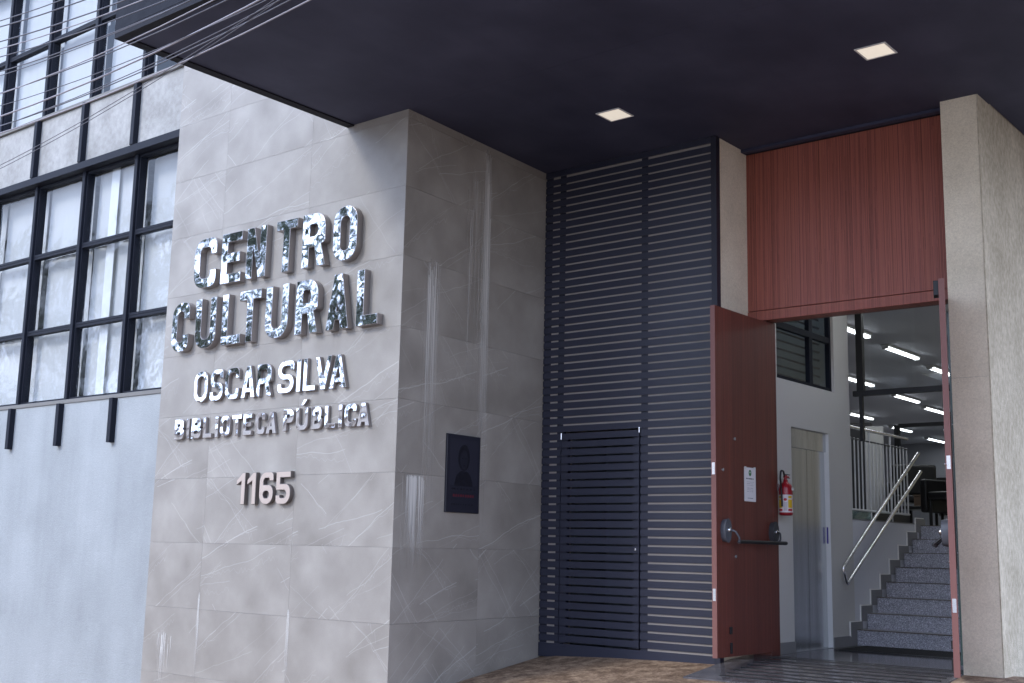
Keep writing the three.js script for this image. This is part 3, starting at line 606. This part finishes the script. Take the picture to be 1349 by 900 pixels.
// ---------------------------------------------------------------- lobby: ramp, floor, walls, stairs
const EX = -5.107;                                                   // face of the lift wall
{
  const fl = structure(mesh('lobby_floor', box(EX - 0.2, -3.3, -0.3, 0, -14, -9.902), M.floor));
  // dark polished ramp outside the doors, its tiles laid one by one
  const rp = structure(new THREE.Group()); rp.name = 'entrance_ramp'; scene.add(rp);
  const X0 = -5.255, X1 = -3.315, ZN = -8.70, ZI = -9.9, nx = 4, nz = 3;
  const yAt = (x, z) => Math.max(groundY(x, z), groundY(-5.3, z)) + 0.012;
  for (let j = 0; j < nz; j++) for (let i = 0; i < nx; i++) {
    const xa = X0 + (X1 - X0) * i / nx + 0.002, xb = X0 + (X1 - X0) * (i + 1) / nx - 0.002, za = ZI + (ZN - ZI) * j / nz + 0.002, zb = ZI + (ZN - ZI) * (j + 1) / nz - 0.002;
    const gg = box(xa, xb, -0.02, 0, za, zb, 0, rnd(), rnd()), p = gg.attributes.position;
    for (let k = 0; k < p.count; k++) p.setY(k, p.getY(k) + yAt(p.getX(k), p.getZ(k)));
    gg.computeVertexNormals(); mesh('tile', gg, M.floor, rp);
  }
  const sub = box(X0 + 0.003, X1 - 0.003, -0.06, -0.0215, ZI + 0.003, ZN - 0.004), sp = sub.attributes.position;
  for (let k = 0; k < sp.count; k++) sp.setY(k, sp.getY(k) + yAt(sp.getX(k), sp.getZ(k)));
  mesh('bed', sub, M.groove, rp);
  for (let k = 0; k < 9; k++) {
    const z = -8.86 - k * 0.118, gg = box(X0 + 0.25, X1 - 0.06, 0.001, 0.005, z - 0.011, z + 0.011), p = gg.attributes.position;
    for (let q = 0; q < p.count; q++) p.setY(q, p.getY(q) + yAt(p.getX(q), z));
    mesh('grip_strip', gg, M.groove, rp);
  }
  // lift wall with openings for the lift and the high window
  const w = thing('lift_wall', 'off-white lobby wall holding the lift and a high window', 'wall');
  const T = 0.09, zA = -10.1, zB = -11.79;
  mesh('wall_face', [
    box(EX - T, EX, 0, 3.9, -10.1, -10.02), box(EX - T, EX, 0, 2.52, -10.434, -10.1), box(EX - T, EX, 2.085, 2.52, -11.262, -10.434), box(EX - T, EX, 0, 2.52, zB, -11.262),
    box(EX - T, EX, 2.52, 3.9, -10.16, -10.1), box(EX - T, EX, 2.52, 3.9, zB, -11.43), box(EX - T, EX, 3.72, 3.9, -11.43, -10.16)], M.lobbyPaint, w);
  mesh('end_face', [box(EX - 1.6, EX - T, 1.2, 3.9, zB, zB + 0.12)], M.lobbyPaint, w);
  mesh('skirting', [box(EX + 0.001, EX + 0.012, 0.001, 0.1, -10.43, -10.02), box(EX + 0.001, EX + 0.012, 0.001, 0.1, zB, -11.265)], M.skirt, w);
  // shaft and planted light well behind it
  mesh('shaft', [box(-6.9, -6.8, 0, 4.1, -11.7, -10.12), box(-6.8, EX - T - 0.001, 0, 4.1, -10.2, -10.12), box(-6.8, EX - T - 0.001, 0, 4.1, -11.66, -11.56), box(-6.8, EX - T - 0.3, 2.3, 2.4, -11.56, -10.2)], M.shaft, w);
  const wd = thing('lobby_window', 'dark-framed high window in the lobby wall above the lift', 'window');
  mesh('window_frame', [box(EX - 0.075, EX - 0.03, 2.521, 2.56, -11.43, -10.16), box(EX - 0.075, EX - 0.03, 2.56, 3.719, -11.43, -11.39), box(EX - 0.075, EX - 0.03, 2.56, 3.719, -10.20, -10.16), box(EX - 0.075, EX - 0.03, 2.56, 3.719, -11.0, -10.93), box(EX - 0.075, EX - 0.03, 3.02, 3.08, -10.93, -10.2), box(EX - 0.075, EX - 0.03, 3.02, 3.08, -11.39, -11.0)], M.frame, wd);
  const pg = new THREE.PlaneGeometry(1.2, 1.16); pg.rotateY(Math.PI / 2); pg.translate(EX - 0.055, 3.14, -10.795); mesh('pane', pg, M.glass, wd);
  for (let i = 0; i < 13; i++) { const y = 2.6 + i * 0.084; mesh('blind_slat', (() => { const g = new THREE.BoxGeometry(0.022, 0.002, 1.2); g.rotateZ(0.5); g.translate(EX - 0.14, y, -10.795); return g; })(), M.darkGrey, wd); }

  // lift doors
  const l = thing('lift', 'stainless steel lift doors set back in the lobby wall', 'lift');
  const lx = EX - 0.02;
  mesh('header_panel', box(lx - 0.04, lx - 0.012, 1.9, 2.084, -11.26, -10.436), M.brushed, l);
  mesh('door_panel', box(lx - 0.05, lx - 0.032, 0.004, 1.9, -10.86, -10.436), M.brushed, l);
  mesh('door_panel', box(lx - 0.05, lx - 0.032, 0.004, 1.9, -11.26, -10.866), M.brushed, l);
  mesh('door_seam', box(lx - 0.052, lx - 0.045, 0.004, 1.9, -10.8655, -10.8605), M.black, l);
  mesh('shaft_lining', box(lx - 0.09, lx - 0.053, -0.1, 2.084, -11.27, -10.43), M.black, l);
  mesh('sill', box(lx - 0.05, EX + 0.0, -0.01, 0.004, -11.26, -10.436), M.brushed, l);
  mesh('side_reveal', [box(lx - 0.031, EX - 0.001, 0.006, 2.083, -11.2615, -11.2605)], M.white, l);
  mesh('call_panel', [box(lx - 0.02, lx - 0.005, 1.0, 1.16, -11.2604, -11.256)], std({ color: lin(0.06, 0.05, 0.3), roughness: 0.4 }), l);

  // staircase
  const st = thing('staircase', 'speckled grey granite staircase rising from the lobby to the hall', 'staircase');
  const riser = 0.155, tread = 0.262, z0 = -11.80, n = 8, SX1 = -3.32;
  for (let k = 0; k < n; k++) {
    const zf = z0 - k * tread, top = (k + 1) * riser;
    const s = mesh('step', box(EX + 0.014, SX1 - 0.002, k ? top - riser + 0.0008 : 0.001, top, zf - (k === n - 1 ? tread : tread * 1.0) - 0.1, zf, 0, k * 0.37, k * 0.21), M.granite, st);
    mesh('nosing', box(EX + 0.02, SX1 - 0.01, top - 0.004, top + 0.002, zf - 0.03, zf + 0.012), M.nosing, s);
    // stepped skirting against the wall, pale cut edge
    mesh('skirting', [box(EX + 0.001, EX + 0.013, k ? top - riser + 0.0765 : 0.001, top + 0.076, zf - tread + 0.145 - 0.03, zf + 0.145)], M.skirt, st);
    mesh('skirting_edge', [box(EX + 0.001, EX + 0.0145, k ? top - riser + 0.077 : 0.09, top + 0.084, zf + 0.1455, zf + 0.157), box(EX + 0.001, EX + 0.0145, top + 0.0765, top + 0.087, zf - tread + 0.1575, zf + 0.145)], M.skirtEdge, st);
  }
  const lw = thing('stair_wall', 'low grey painted wall along the stairs under the railing', 'wall');
  mesh('wall_face', [box(EX - 0.14, EX, 0, 1.25, -13.62, zB - 0.001)], M.stairPaint, lw);
  mesh('coping', box(EX - 0.145, EX + 0.004, 1.2505, 1.262, -13.62, zB - 0.002), M.skirt, lw);
  const mt = thing('door_mat', 'black rubber mat lying in front of the first stair', 'mat');
  mesh('mat_pad', box(-4.95, -3.36, 0.002, 0.014, -11.68, -11.02, 0.004), M.mat, mt);
  mesh('mat_border', [box(-4.98, -4.951, 0.002, 0.011, -11.7, -11.0), box(-4.951, -3.36, 0.002, 0.011, -11.019, -11.0)], M.black, mt);

  // handrails
  const hr = thing('stair_handrail', 'double stainless steel handrail climbing the left side of the stairs', 'handrail');
  const hx = EX + 0.07;
  mesh('rail', [tube([[hx, 0.80, -11.42], [hx, 1.22, -12.09], [hx, 2.05, -13.50]], 0.019, 30, 10)], M.steel, hr);
  mesh('rail', [tube([[hx, 0.64, -11.50], [hx, 1.03, -12.16], [hx, 1.845, -13.55]], 0.019, 30, 10)], M.steel, hr);
  mesh('end_loop', [tube([[hx, 0.80, -11.42], [hx, 0.77, -11.385], [hx, 0.72, -11.39], [hx, 0.63, -11.44], [hx, 0.615, -11.47], [hx, 0.64, -11.50]], 0.019, 20, 10)], M.steel, hr);
  for (const [z, y] of [[-11.9, 1.08], [-12.8, 1.62], [-13.35, 1.94]]) mesh('bracket', [bar([EX + 0.001, y - 0.06, z], [hx, y, z], 0.008, 8)], M.steel, hr);

  // railing at the edge of the upper hall
  const g = thing('hall_railing', 'white tubular railing on the low wall along the upper hall edge', 'railing');
  const gx = EX - 0.06;
  mesh('bottom_rail', [bar([gx, 1.36, zB - 0.02], [gx, 1.36, -13.5], 0.012, 8)], M.white, g);
  mesh('top_rail', [bar([gx, 2.22, zB - 0.01], [gx, 2.22, -13.5], 0.018, 10)], M.steel, g);
  mesh('middle_rail', [bar([gx, 2.1, zB - 0.02], [gx, 2.1, -13.5], 0.009, 8)], M.darkGrey, g);
  for (let k = 0; k < 18; k++) { const z = zB - 0.04 - k * 0.0965; mesh('baluster', [bar([gx, k % 6 ? 1.36 : 1.262, z], [gx, k % 6 ? 2.115 : 2.22, z], k % 6 ? 0.0085 : 0.013, 8)], M.white, g); }
  mesh('kick_plate', box(gx - 0.004, gx + 0.004, 1.265, 1.345, -12.45, zB - 0.02), M.greenGlass, g);
  mesh('kick_plate', box(gx - 0.006, gx + 0.006, 1.265, 1.345, -13.5, -12.46), M.black, g);

  // glazed screen over the foot of the stairs
  const gp = thing('glass_screen', 'clear glass screen in black bars high above the stairs', 'glass screen');
  mesh('bar', box(EX + 0.045, EX + 0.115, 2.586, 3.9, -11.94, -11.88), M.black, gp);
  mesh('bar', box(EX + 0.0, SX1, 2.53, 2.585, -11.94, -11.88), M.black, gp);
  mesh('bar', box(EX + 0.062, EX + 0.098, 2.06, 2.529, -11.93, -11.89), M.black, gp);
  const gg = new THREE.PlaneGeometry(SX1 - EX - 0.13, 1.3); gg.translate((EX + 0.12 + SX1) / 2, 3.24, -11.91); mesh('pane', gg, M.glass, gp);

  // glass door folded back on the right, with long pull handle
  const gd = thing('glass_door', 'clear glass door folded back behind the edge-on wooden leaf', 'door', [-3.50, 0, -10.2], 0);
  mesh('pane', box(-0.006, 0.006, 0.02, 2.98, -0.92, 0.0), M.glass, gd);
  mesh('edge', [box(-0.011, 0.011, 0.02, 2.98, 0.0005, 0.012), box(-0.02, 0.02, 0.02, 0.1, -0.92, 0.0)], M.glassEdge, gd);
  mesh('pull_handle', [bar([0.0, 0.81, 0.07], [0.0, 2.1, 0.07], 0.012, 10)], M.steel, gd);
  for (const y of [0.93, 2.0]) mesh('standoff', [bar([0.0, y, 0.005], [0.0, y, 0.06], 0.008, 8)], M.steel, gd);

  // fire extinguisher on the lobby wall
  const e = thing('fire_extinguisher', 'red fire extinguisher hanging on the lobby wall behind the open door leaf', 'fire extinguisher', [EX + 0.09, 1.235, -10.12]); e.scale.setScalar(0.8);
  const prof = [[0, 0], [0.06, 0], [0.075, 0.012], [0.078, 0.03], [0.078, 0.3], [0.066, 0.345], [0.035, 0.375], [0.026, 0.385], [0.026, 0.41], [0, 0.41]].map(q => new THREE.Vector2(...q));
  mesh('cylinder', new THREE.LatheGeometry(prof, 28), M.red, e);
  const lb = mesh('label', new THREE.CylinderGeometry(0.0788, 0.0788, 0.2, 28, 1, true), std({
    roughness: 0.5, map: canvasTex(512, 256, (q, w, h) => {
      q.fillStyle = '#d8cfcf'; q.fillRect(0, 0, w, h);
      for (const o of [0, 128, 256, 384]) { q.fillStyle = '#d9b21e'; q.fillRect(o + 64, 70, 58, 120); q.fillStyle = '#b3202b'; q.fillRect(o + 64, 205, 58, 30); q.beginPath(); q.arc(o + 30, 70, 20, 0, 7); q.fill(); q.fillStyle = '#8a8488'; for (let y = 110; y < 230; y += 14) q.fillRect(o + 10, y, 44, 5); q.fillStyle = '#c9a51c'; q.fillRect(o + 66, 18, 50, 34); }
    }, 1)
  }), e); lb.position.y = 0.135;
  mesh('valve', [bar([0, 0.41, 0], [0, 0.46, 0], 0.018, 10), box(-0.015, 0.015, 0.43, 0.45, -0.07, 0.03, 0.004)], M.red, e);
  mesh('lever', [box(-0.01, 0.01, 0.462, 0.472, -0.1, 0.03, 0.003), box(-0.01, 0.01, 0.425, 0.432, -0.1, -0.02, 0.003)], M.black, e);
  mesh('gauge', (() => { const q = new THREE.CylinderGeometry(0.02, 0.02, 0.014, 16); q.rotateZ(-Math.PI / 2); q.translate(0.078, 0.3, -0.01); return q; })(), M.white, e);
  mesh('hose', [tube([[0, 0.44, 0.02], [0.01, 0.5, 0.07], [0.01, 0.5, 0.13], [0.01, 0.42, 0.15], [0.0, 0.3, 0.11], [0.0, 0.1, 0.095]], 0.011, 30, 8)], M.black, e);
  mesh('wall_bracket', box(-0.089, -0.07, 0.28, 0.36, -0.02, 0.02), M.steel, e);
}

// ---------------------------------------------------------------- upper hall behind
{
  structure(mesh('hall_floor', [box(-16, EX - 0.142, 1.0, 1.24, -32, -11.67), box(EX - 0.142, -3.32, 1.0, 1.239, -32, -13.9)], M.hallFloor));
  const c = thing('hall_ceiling', 'dim grey ceiling over the lobby and upper hall', 'ceiling');
  mesh('ceiling_slab', [box(-16, EX - 0.1, 3.9, 4.1, -32, -11.7), box(EX - 0.1, -3.32, 3.9, 4.1, -32, -10.1)], M.ceiling, c);
  const w = thing('hall_walls', 'pale walls closing the far side of the upper hall', 'wall');
  mesh('wall_face', [box(-16.2, -3.32, 0.9, 4.1, -32.2, -32)], M.hallWall, w);
  mesh('wall_face', [box(-16.2, -16, 0.9, 4.1, -32, -11.6)], M.hallWall, w);
  mesh('wall_face', [box(-16, -6.9, 0.9, 4.1, -11.67, -11.6)], M.hallWall, w);
  mesh('wall_face', [box(-13.0, -9.35, 1.24, 3.899, -20.62, -20.5)], M.hallWall, w);

  const spots = [[-6.47, -15.0], [-6.6, -17.15], [-6.76, -19.35], [-8.34, -19.65], [-8.52, -22.3], [-8.75, -24.45], [-10.45, -24.7], [-10.75, -27.75], [-11.04, -30.8], [-4.75, -15.9], [-5.0, -20.3], [-8.9, -27.6], [-4.25, -10.95], [-4.3, -13.2]];
  const words = ['nearest in the left-hand row', 'middle of the left-hand row', 'far end of the left-hand row', 'nearest in the second row', 'middle of the second row', 'third of the second row', 'nearest in the third row', 'middle of the third row', 'farthest of the third row', 'half hidden by the edge-on door leaf', 'farther right behind the edge-on leaf', 'last of the second row', 'just inside the doors above the transom', 'over the foot of the stairs'];
  let proto;
  spots.forEach(([x, z], i) => {
    let l;
    const label = `glowing fluorescent ceiling lamp in the hall, ${words[i]}`;
    if (!proto) {
      proto = l = thing('fluorescent_lamp', label, 'lamp', [x, 3.9, z], 0, 'fluorescent lamps of the hall ceiling');
      mesh('housing', [box(-0.06, 0.06, -0.035, -0.001, -0.63, 0.63, 0.006)], M.white, l);
      for (const s of [-0.022, 0.022]) mesh('lamp_tube', [bar([s, -0.052, -0.6], [s, -0.052, 0.6], 0.0125, 8)], M.tubeGlow, l);
      for (const q of [-1, 1]) mesh('end_cap', box(-0.045, 0.045, -0.07, -0.036, q * 0.6155 - 0.0145, q * 0.6155 + 0.0145), M.white, l);
    } else { l = proto.clone(); l.name = numbered('fluorescent_lamp'); l.position.set(x, 3.9, z); tag(l, label, 'lamp', 'fluorescent lamps of the hall ceiling'); scene.add(l); }
    const a = new THREE.RectAreaLight(new THREE.Color(0.92, 0.97, 1), i > 11 ? 3.2 : 5, 0.14, 1.2); a.position.set(x, 3.82, z); a.lookAt(x, 0, z); scene.add(a);
  });
  const v = thing('air_grille', 'pale square air grille in the hall ceiling', 'grille', [-6.9, 3.9, -19.9]);
  mesh('grille_frame', [box(-0.3, 0.3, -0.02, -0.001, 0.27, 0.3), box(-0.3, 0.3, -0.02, -0.001, -0.3, -0.27), box(-0.3, -0.27, -0.02, -0.001, -0.27, 0.27), box(0.27, 0.3, -0.02, -0.001, -0.27, 0.27)], M.white, v);
  for (let k = 0; k < 7; k++) mesh('louvre', box(-0.27, 0.27, -0.016, -0.004, -0.25 + k * 0.08, -0.2 + k * 0.08), M.white, v);

  // rear glazed partition
  const p = thing('rear_partition', 'black-framed glazed partition at the back of the hall', 'partition', [0, 0, -19.8]);
  mesh('bar', [box(-7.78, -7.7, 1.24, 3.08, -0.04, 0.04), box(-7.7, -3.4, 3.04, 3.1, -0.04, 0.04)], M.black, p);
  mesh('bar', [box(-7.7, -3.4, 2.12, 2.18, -0.04, 0.04)], M.black, p);
  const pg = new THREE.PlaneGeometry(4.3, 1.8); pg.translate(-5.55, 2.14, 0); mesh('pane', pg, M.glass, p);

  // furniture glimpsed past the stairs
  const seatShape = (o, m) => {
    mesh('seat', [box(-0.3, 0.3, 0.36, 0.46, -0.28, 0.28, 0.03)], m, o);
    mesh('backrest', [box(-0.3, 0.3, 0.48, 0.9, -0.32, -0.22, 0.04)], m, o);
    for (const s of [-1, 1]) { mesh('armrest', box(s * 0.36 - 0.05, s * 0.36 + 0.05, 0.2, 0.62, -0.28, 0.28, 0.03), m, o); for (const q of [-1, 1]) mesh('leg', bar([s * 0.28, 0, q * 0.24], [s * 0.28, 0.36, q * 0.24], 0.02, 8), M.black, o); }
  };
  const a1 = thing('armchair', 'black upholstered armchair left of the brown box in the hall', 'armchair', [-6.05, 1.24, -16.1], 0.5); seatShape(a1, M.black);
  const a2 = thing('armchair', 'black upholstered armchair right of the stair head in the hall', 'armchair', [-5.15, 1.24, -15.2], -0.3); seatShape(a2, M.black);
  const tb = thing('low_table', 'low black table at the stair head carrying a brown box', 'table', [-5.72, 1.24, -15.75], 0.1);
  mesh('tabletop', box(-0.4, 0.4, 0.26, 0.3, -0.3, 0.3, 0.008), M.black, tb);
  for (const sx of [-1, 1]) for (const sz of [-1, 1]) mesh('leg', box(sx * 0.36 - 0.025, sx * 0.36 + 0.025, 0, 0.26, sz * 0.26 - 0.025, sz * 0.26 + 0.025), M.black, tb);
  const bx = thing('cardboard_box', 'brown cardboard box on the low black table in the hall', 'box', [-5.76, 1.541, -15.75], 0.2);
  mesh('box_body', box(-0.17, 0.17, 0, 0.13, -0.13, 0.13, 0.004), M.cardboard, bx);
  mesh('lid', box(-0.175, 0.175, 0.131, 0.15, -0.135, 0.135, 0.004), M.cardboard, bx);
  // white pillar, cabinet and shelves behind the railing
  const pl = thing('display_board', 'slim white display board standing behind the hall railing', 'display board', [-6.58, 1.24, -16.0], 0.5);
  mesh('board', box(-0.12, 0.12, 0.12, 1.42, -0.012, 0.012, 0.004), M.white, pl); for (const q of [-1, 1]) mesh('foot', box(q * 0.1 - 0.015, q * 0.1 + 0.015, 0, 0.12, -0.12, 0.12), M.black, pl);
  const sh = thing('book_shelf', 'dark bookshelf filled with books behind the hall railing', 'bookshelf', [-7.55, 1.24, -16.6], 0.35);
  mesh('side_panel', box(-0.5, -0.47, 0, 1.3, -0.15, 0.15), M.darkGrey, sh); mesh('side_panel', box(0.47, 0.5, 0, 1.3, -0.15, 0.15), M.darkGrey, sh); mesh('back_panel', box(-0.47, 0.47, 0, 1.3, -0.15, -0.135), M.darkGrey, sh);
  const bookMats = [lin(0.3, 0.05, 0.05), lin(0.08, 0.14, 0.25), lin(0.45, 0.4, 0.3), lin(0.05, 0.15, 0.12), lin(0.5, 0.5, 0.5)].map(k => std({ color: k, roughness: 0.7 }));
  for (let r = 0; r < 4; r++) {
    mesh('shelf', box(-0.469, 0.469, 0.05 + r * 0.32, 0.07 + r * 0.32, -0.134, 0.15), M.darkGrey, sh);
    if (r < 4) for (let x = -0.45; x < 0.4;) { const q = rr(0.03, 0.06); mesh('books', box(x, x + q - 0.002, 0.0705 + r * 0.32, 0.0705 + r * 0.32 + rr(0.18, 0.24), -0.1, 0.1), bookMats[(rnd() * 5) | 0], sh); x += q; }
  }
  const cb = thing('tall_cabinet', 'tall dark grey cabinet beside the bookshelf behind the railing', 'cabinet', [-6.95, 1.24, -16.3], 0.35);
  mesh('cabinet_body', box(-0.2, 0.2, 0.05, 1.5, -0.2, 0.2, 0.008), M.darkGrey, cb); mesh('cabinet_door', box(-0.19, 0.19, 0.07, 1.48, 0.201, 0.215, 0.004), M.darkGrey, cb); mesh('handle', box(0.13, 0.15, 0.7, 0.85, 0.2155, 0.235), M.black, cb); mesh('base', box(-0.19, 0.19, 0, 0.05, -0.19, 0.19), M.black, cb);
}

// ---------------------------------------------------------------- overhead cables crossing the upper left
{
  const C = [[-3.158, 2.807, -4.824, 2.751, 1, 5], [-3.436, 2.888, -5.252, 2.846, 1, 6], [-3.63, 2.943, -5.274, 2.963, 0, 4], [-3.854, 3.008, -5.294, 3.072, 0, 4], [-3.231, 2.828, -5.242, 2.789, 0, 4], [-3.359, 2.865, -5.26, 2.889, 0, 3],
    [-3.999, 3.049, -5.307, 3.141, 0, 4], [-4.15, 3.093, -5.314, 3.182, 1, 4], [-4.267, 3.127, -5.321, 3.217, 0, 5], [-4.578, 3.216, -5.335, 3.293, 0, 5], [-4.755, 3.267, -5.34, 3.322, 0, 4], [-4.117, 2.692, -5.202, 2.572, 0, 2.5], [-4.169, 2.665, -5.198, 2.552, 0, 2.5], [-3.749, 2.977, -5.285, 3.024, 0, 3], [-3.862, 2.773, -5.237, 2.762, 0, 3], [-3.581, 2.929, -5.267, 2.923, 1, 4]];
  const order = C.map((c, i) => [c[3], i]).sort((p, q) => q[0] - p[0]).map(q => q[1]);
  const ord = ['topmost', 'second', 'third', 'fourth', 'fifth', 'sixth', 'seventh', 'eighth', 'ninth', 'tenth', 'eleventh', 'twelfth', 'thirteenth', 'fourteenth', 'fifteenth', 'lowest'];
  C.forEach(([xa, ya, xb, yb, light, mm], i) => {
    const z = -2.6, pts = [], k = (yb - ya) / (xb - xa);
    for (let j = 0; j <= 24; j++) { const x = -11 + j * 0.5; const dx = (x - xa) * (x - xb); pts.push([x, ya + k * (x - xa) + 0.03 * dx, z + 0.004 * (i - 8)]); }
    const at = order.indexOf(i);
    const t = thing('overhead_cable', `${light ? 'pale' : 'dark'} overhead cable, ${ord[at]} of the bundle at the photo's left edge`, 'cable', [0, 0, 0], 0, 'overhead cables in the upper left');
    mesh('cable', tube(pts, mm * 0.0006, 80, 6), light ? M.cableLight : M.cable, t);
  });
}

// ---------------------------------------------------------------- across the street: what the mirror letters and the windows reflect
{
  const b = thing('cream_house', 'long low cream house across the street, mirrored in the letters', 'house', [-28, -2.1, 17]);
  mesh('wall', box(-44, 36, 0, 7.8, -0.2, 4), M.cream, b);
  mesh('roof', box(-44.4, 36.4, 7.8, 8.0, -0.7, 4.4), M.cardboard, b);
  for (let k = 0; k < 17; k++) { const x = -42 + k * 4.6; const f = mesh('window', box(x, x + 1.4, 2.6, 3.8, -0.24, -0.201), M.white, b); mesh('pane', box(x + 0.08, x + 1.32, 2.68, 3.72, -0.25, -0.241), M.frame, f); }
  const leafGeo = (n, R, Hh, s) => {
    const out = [[], [], []];
    const clumps = []; for (let i = 0; i < 46; i++) { const a = rnd() * 6.283, q = Math.sqrt(rnd()) * R, y = rr(-1, 1) * Hh; const k = Math.sqrt(Math.max(0.1, 1 - (y / Hh) ** 2)); clumps.push([Math.cos(a) * q * k, y, Math.sin(a) * q * k, rr(0.5, 1.1)]); }
    for (let i = 0; i < n; i++) {
      const c = clumps[(rnd() * clumps.length) | 0], g = new THREE.PlaneGeometry(s * rr(0.7, 1.4), s * rr(0.5, 0.9));
      g.rotateX(rnd() * 6.28); g.rotateY(rnd() * 6.28);
      const v = new THREE.Vector3(rr(-1, 1), rr(-1, 1), rr(-1, 1)).normalize().multiplyScalar(c[3] * Math.cbrt(rnd()));
      g.translate(c[0] + v.x, c[1] + v.y * 0.8, c[2] + v.z); out[(rnd() * 3) | 0].push(clean(g));
    }
    return out.map(o => mergeGeometries(o));
  };
  const crown = leafGeo(340, 3.3, 2.8, 0.5);
  const words = ['leftmost', 'second from left', 'third from left', 'fourth from left', 'fifth from left', 'sixth from left', 'seventh from left', 'eighth from left', 'rightmost'];
  [[-74, 25, 1.5], [-62, 23.6, 1.7], [-55, 26, 1.9], [-48.5, 23, 1.75], [-43, 26, 1.9], [-37.5, 23.4, 1.6], [-31, 25, 1.7], [-10, 25, 1.6], [9, 24, 1.5]].forEach(([x, z, s], i) => {
    const t = thing('street_tree', `leafy green street tree behind the viewer, ${words[i]} of the row`, 'tree', [x, -0.7 + fall(x), z], i * 1.3, 'trees across the street'); t.scale.setScalar(s);
    const tp = new THREE.CylinderGeometry(0.12, 0.24, 6.6, 10); tp.translate(0, 3.3, 0);
    mesh('trunk', [tp, bar([0, 6, 0], [1.2, 8, 0.4], 0.08, 6), bar([0, 6, 0], [-1.1, 8.2, -0.5], 0.08, 6), bar([0, 6.2, 0], [0.2, 8.6, -0.9], 0.07, 6)], M.trunk, t);
    crown.forEach((g, k) => { const m = mesh('crown', g, leafMats[k], t); m.position.y = 9.3; });
  });
  // plants in the light well behind the lobby window
  const sm = leafGeo(700, 0.5, 0.55, 0.11);
  const pt = thing('light_well_plant', 'leafy green plant in the light well seen through the lobby window', 'plant', [-6.15, 2.4, -10.9]);
  mesh('stem', [bar([0, 0, 0], [0.05, 0.6, 0.05], 0.02, 6)], M.trunk, pt);
  sm.forEach((g, k) => { const m = mesh('foliage', g, leafMats[k], pt); m.position.y = 0.75; m.scale.setScalar(0.62); });
}

renderer.render(scene, camera);
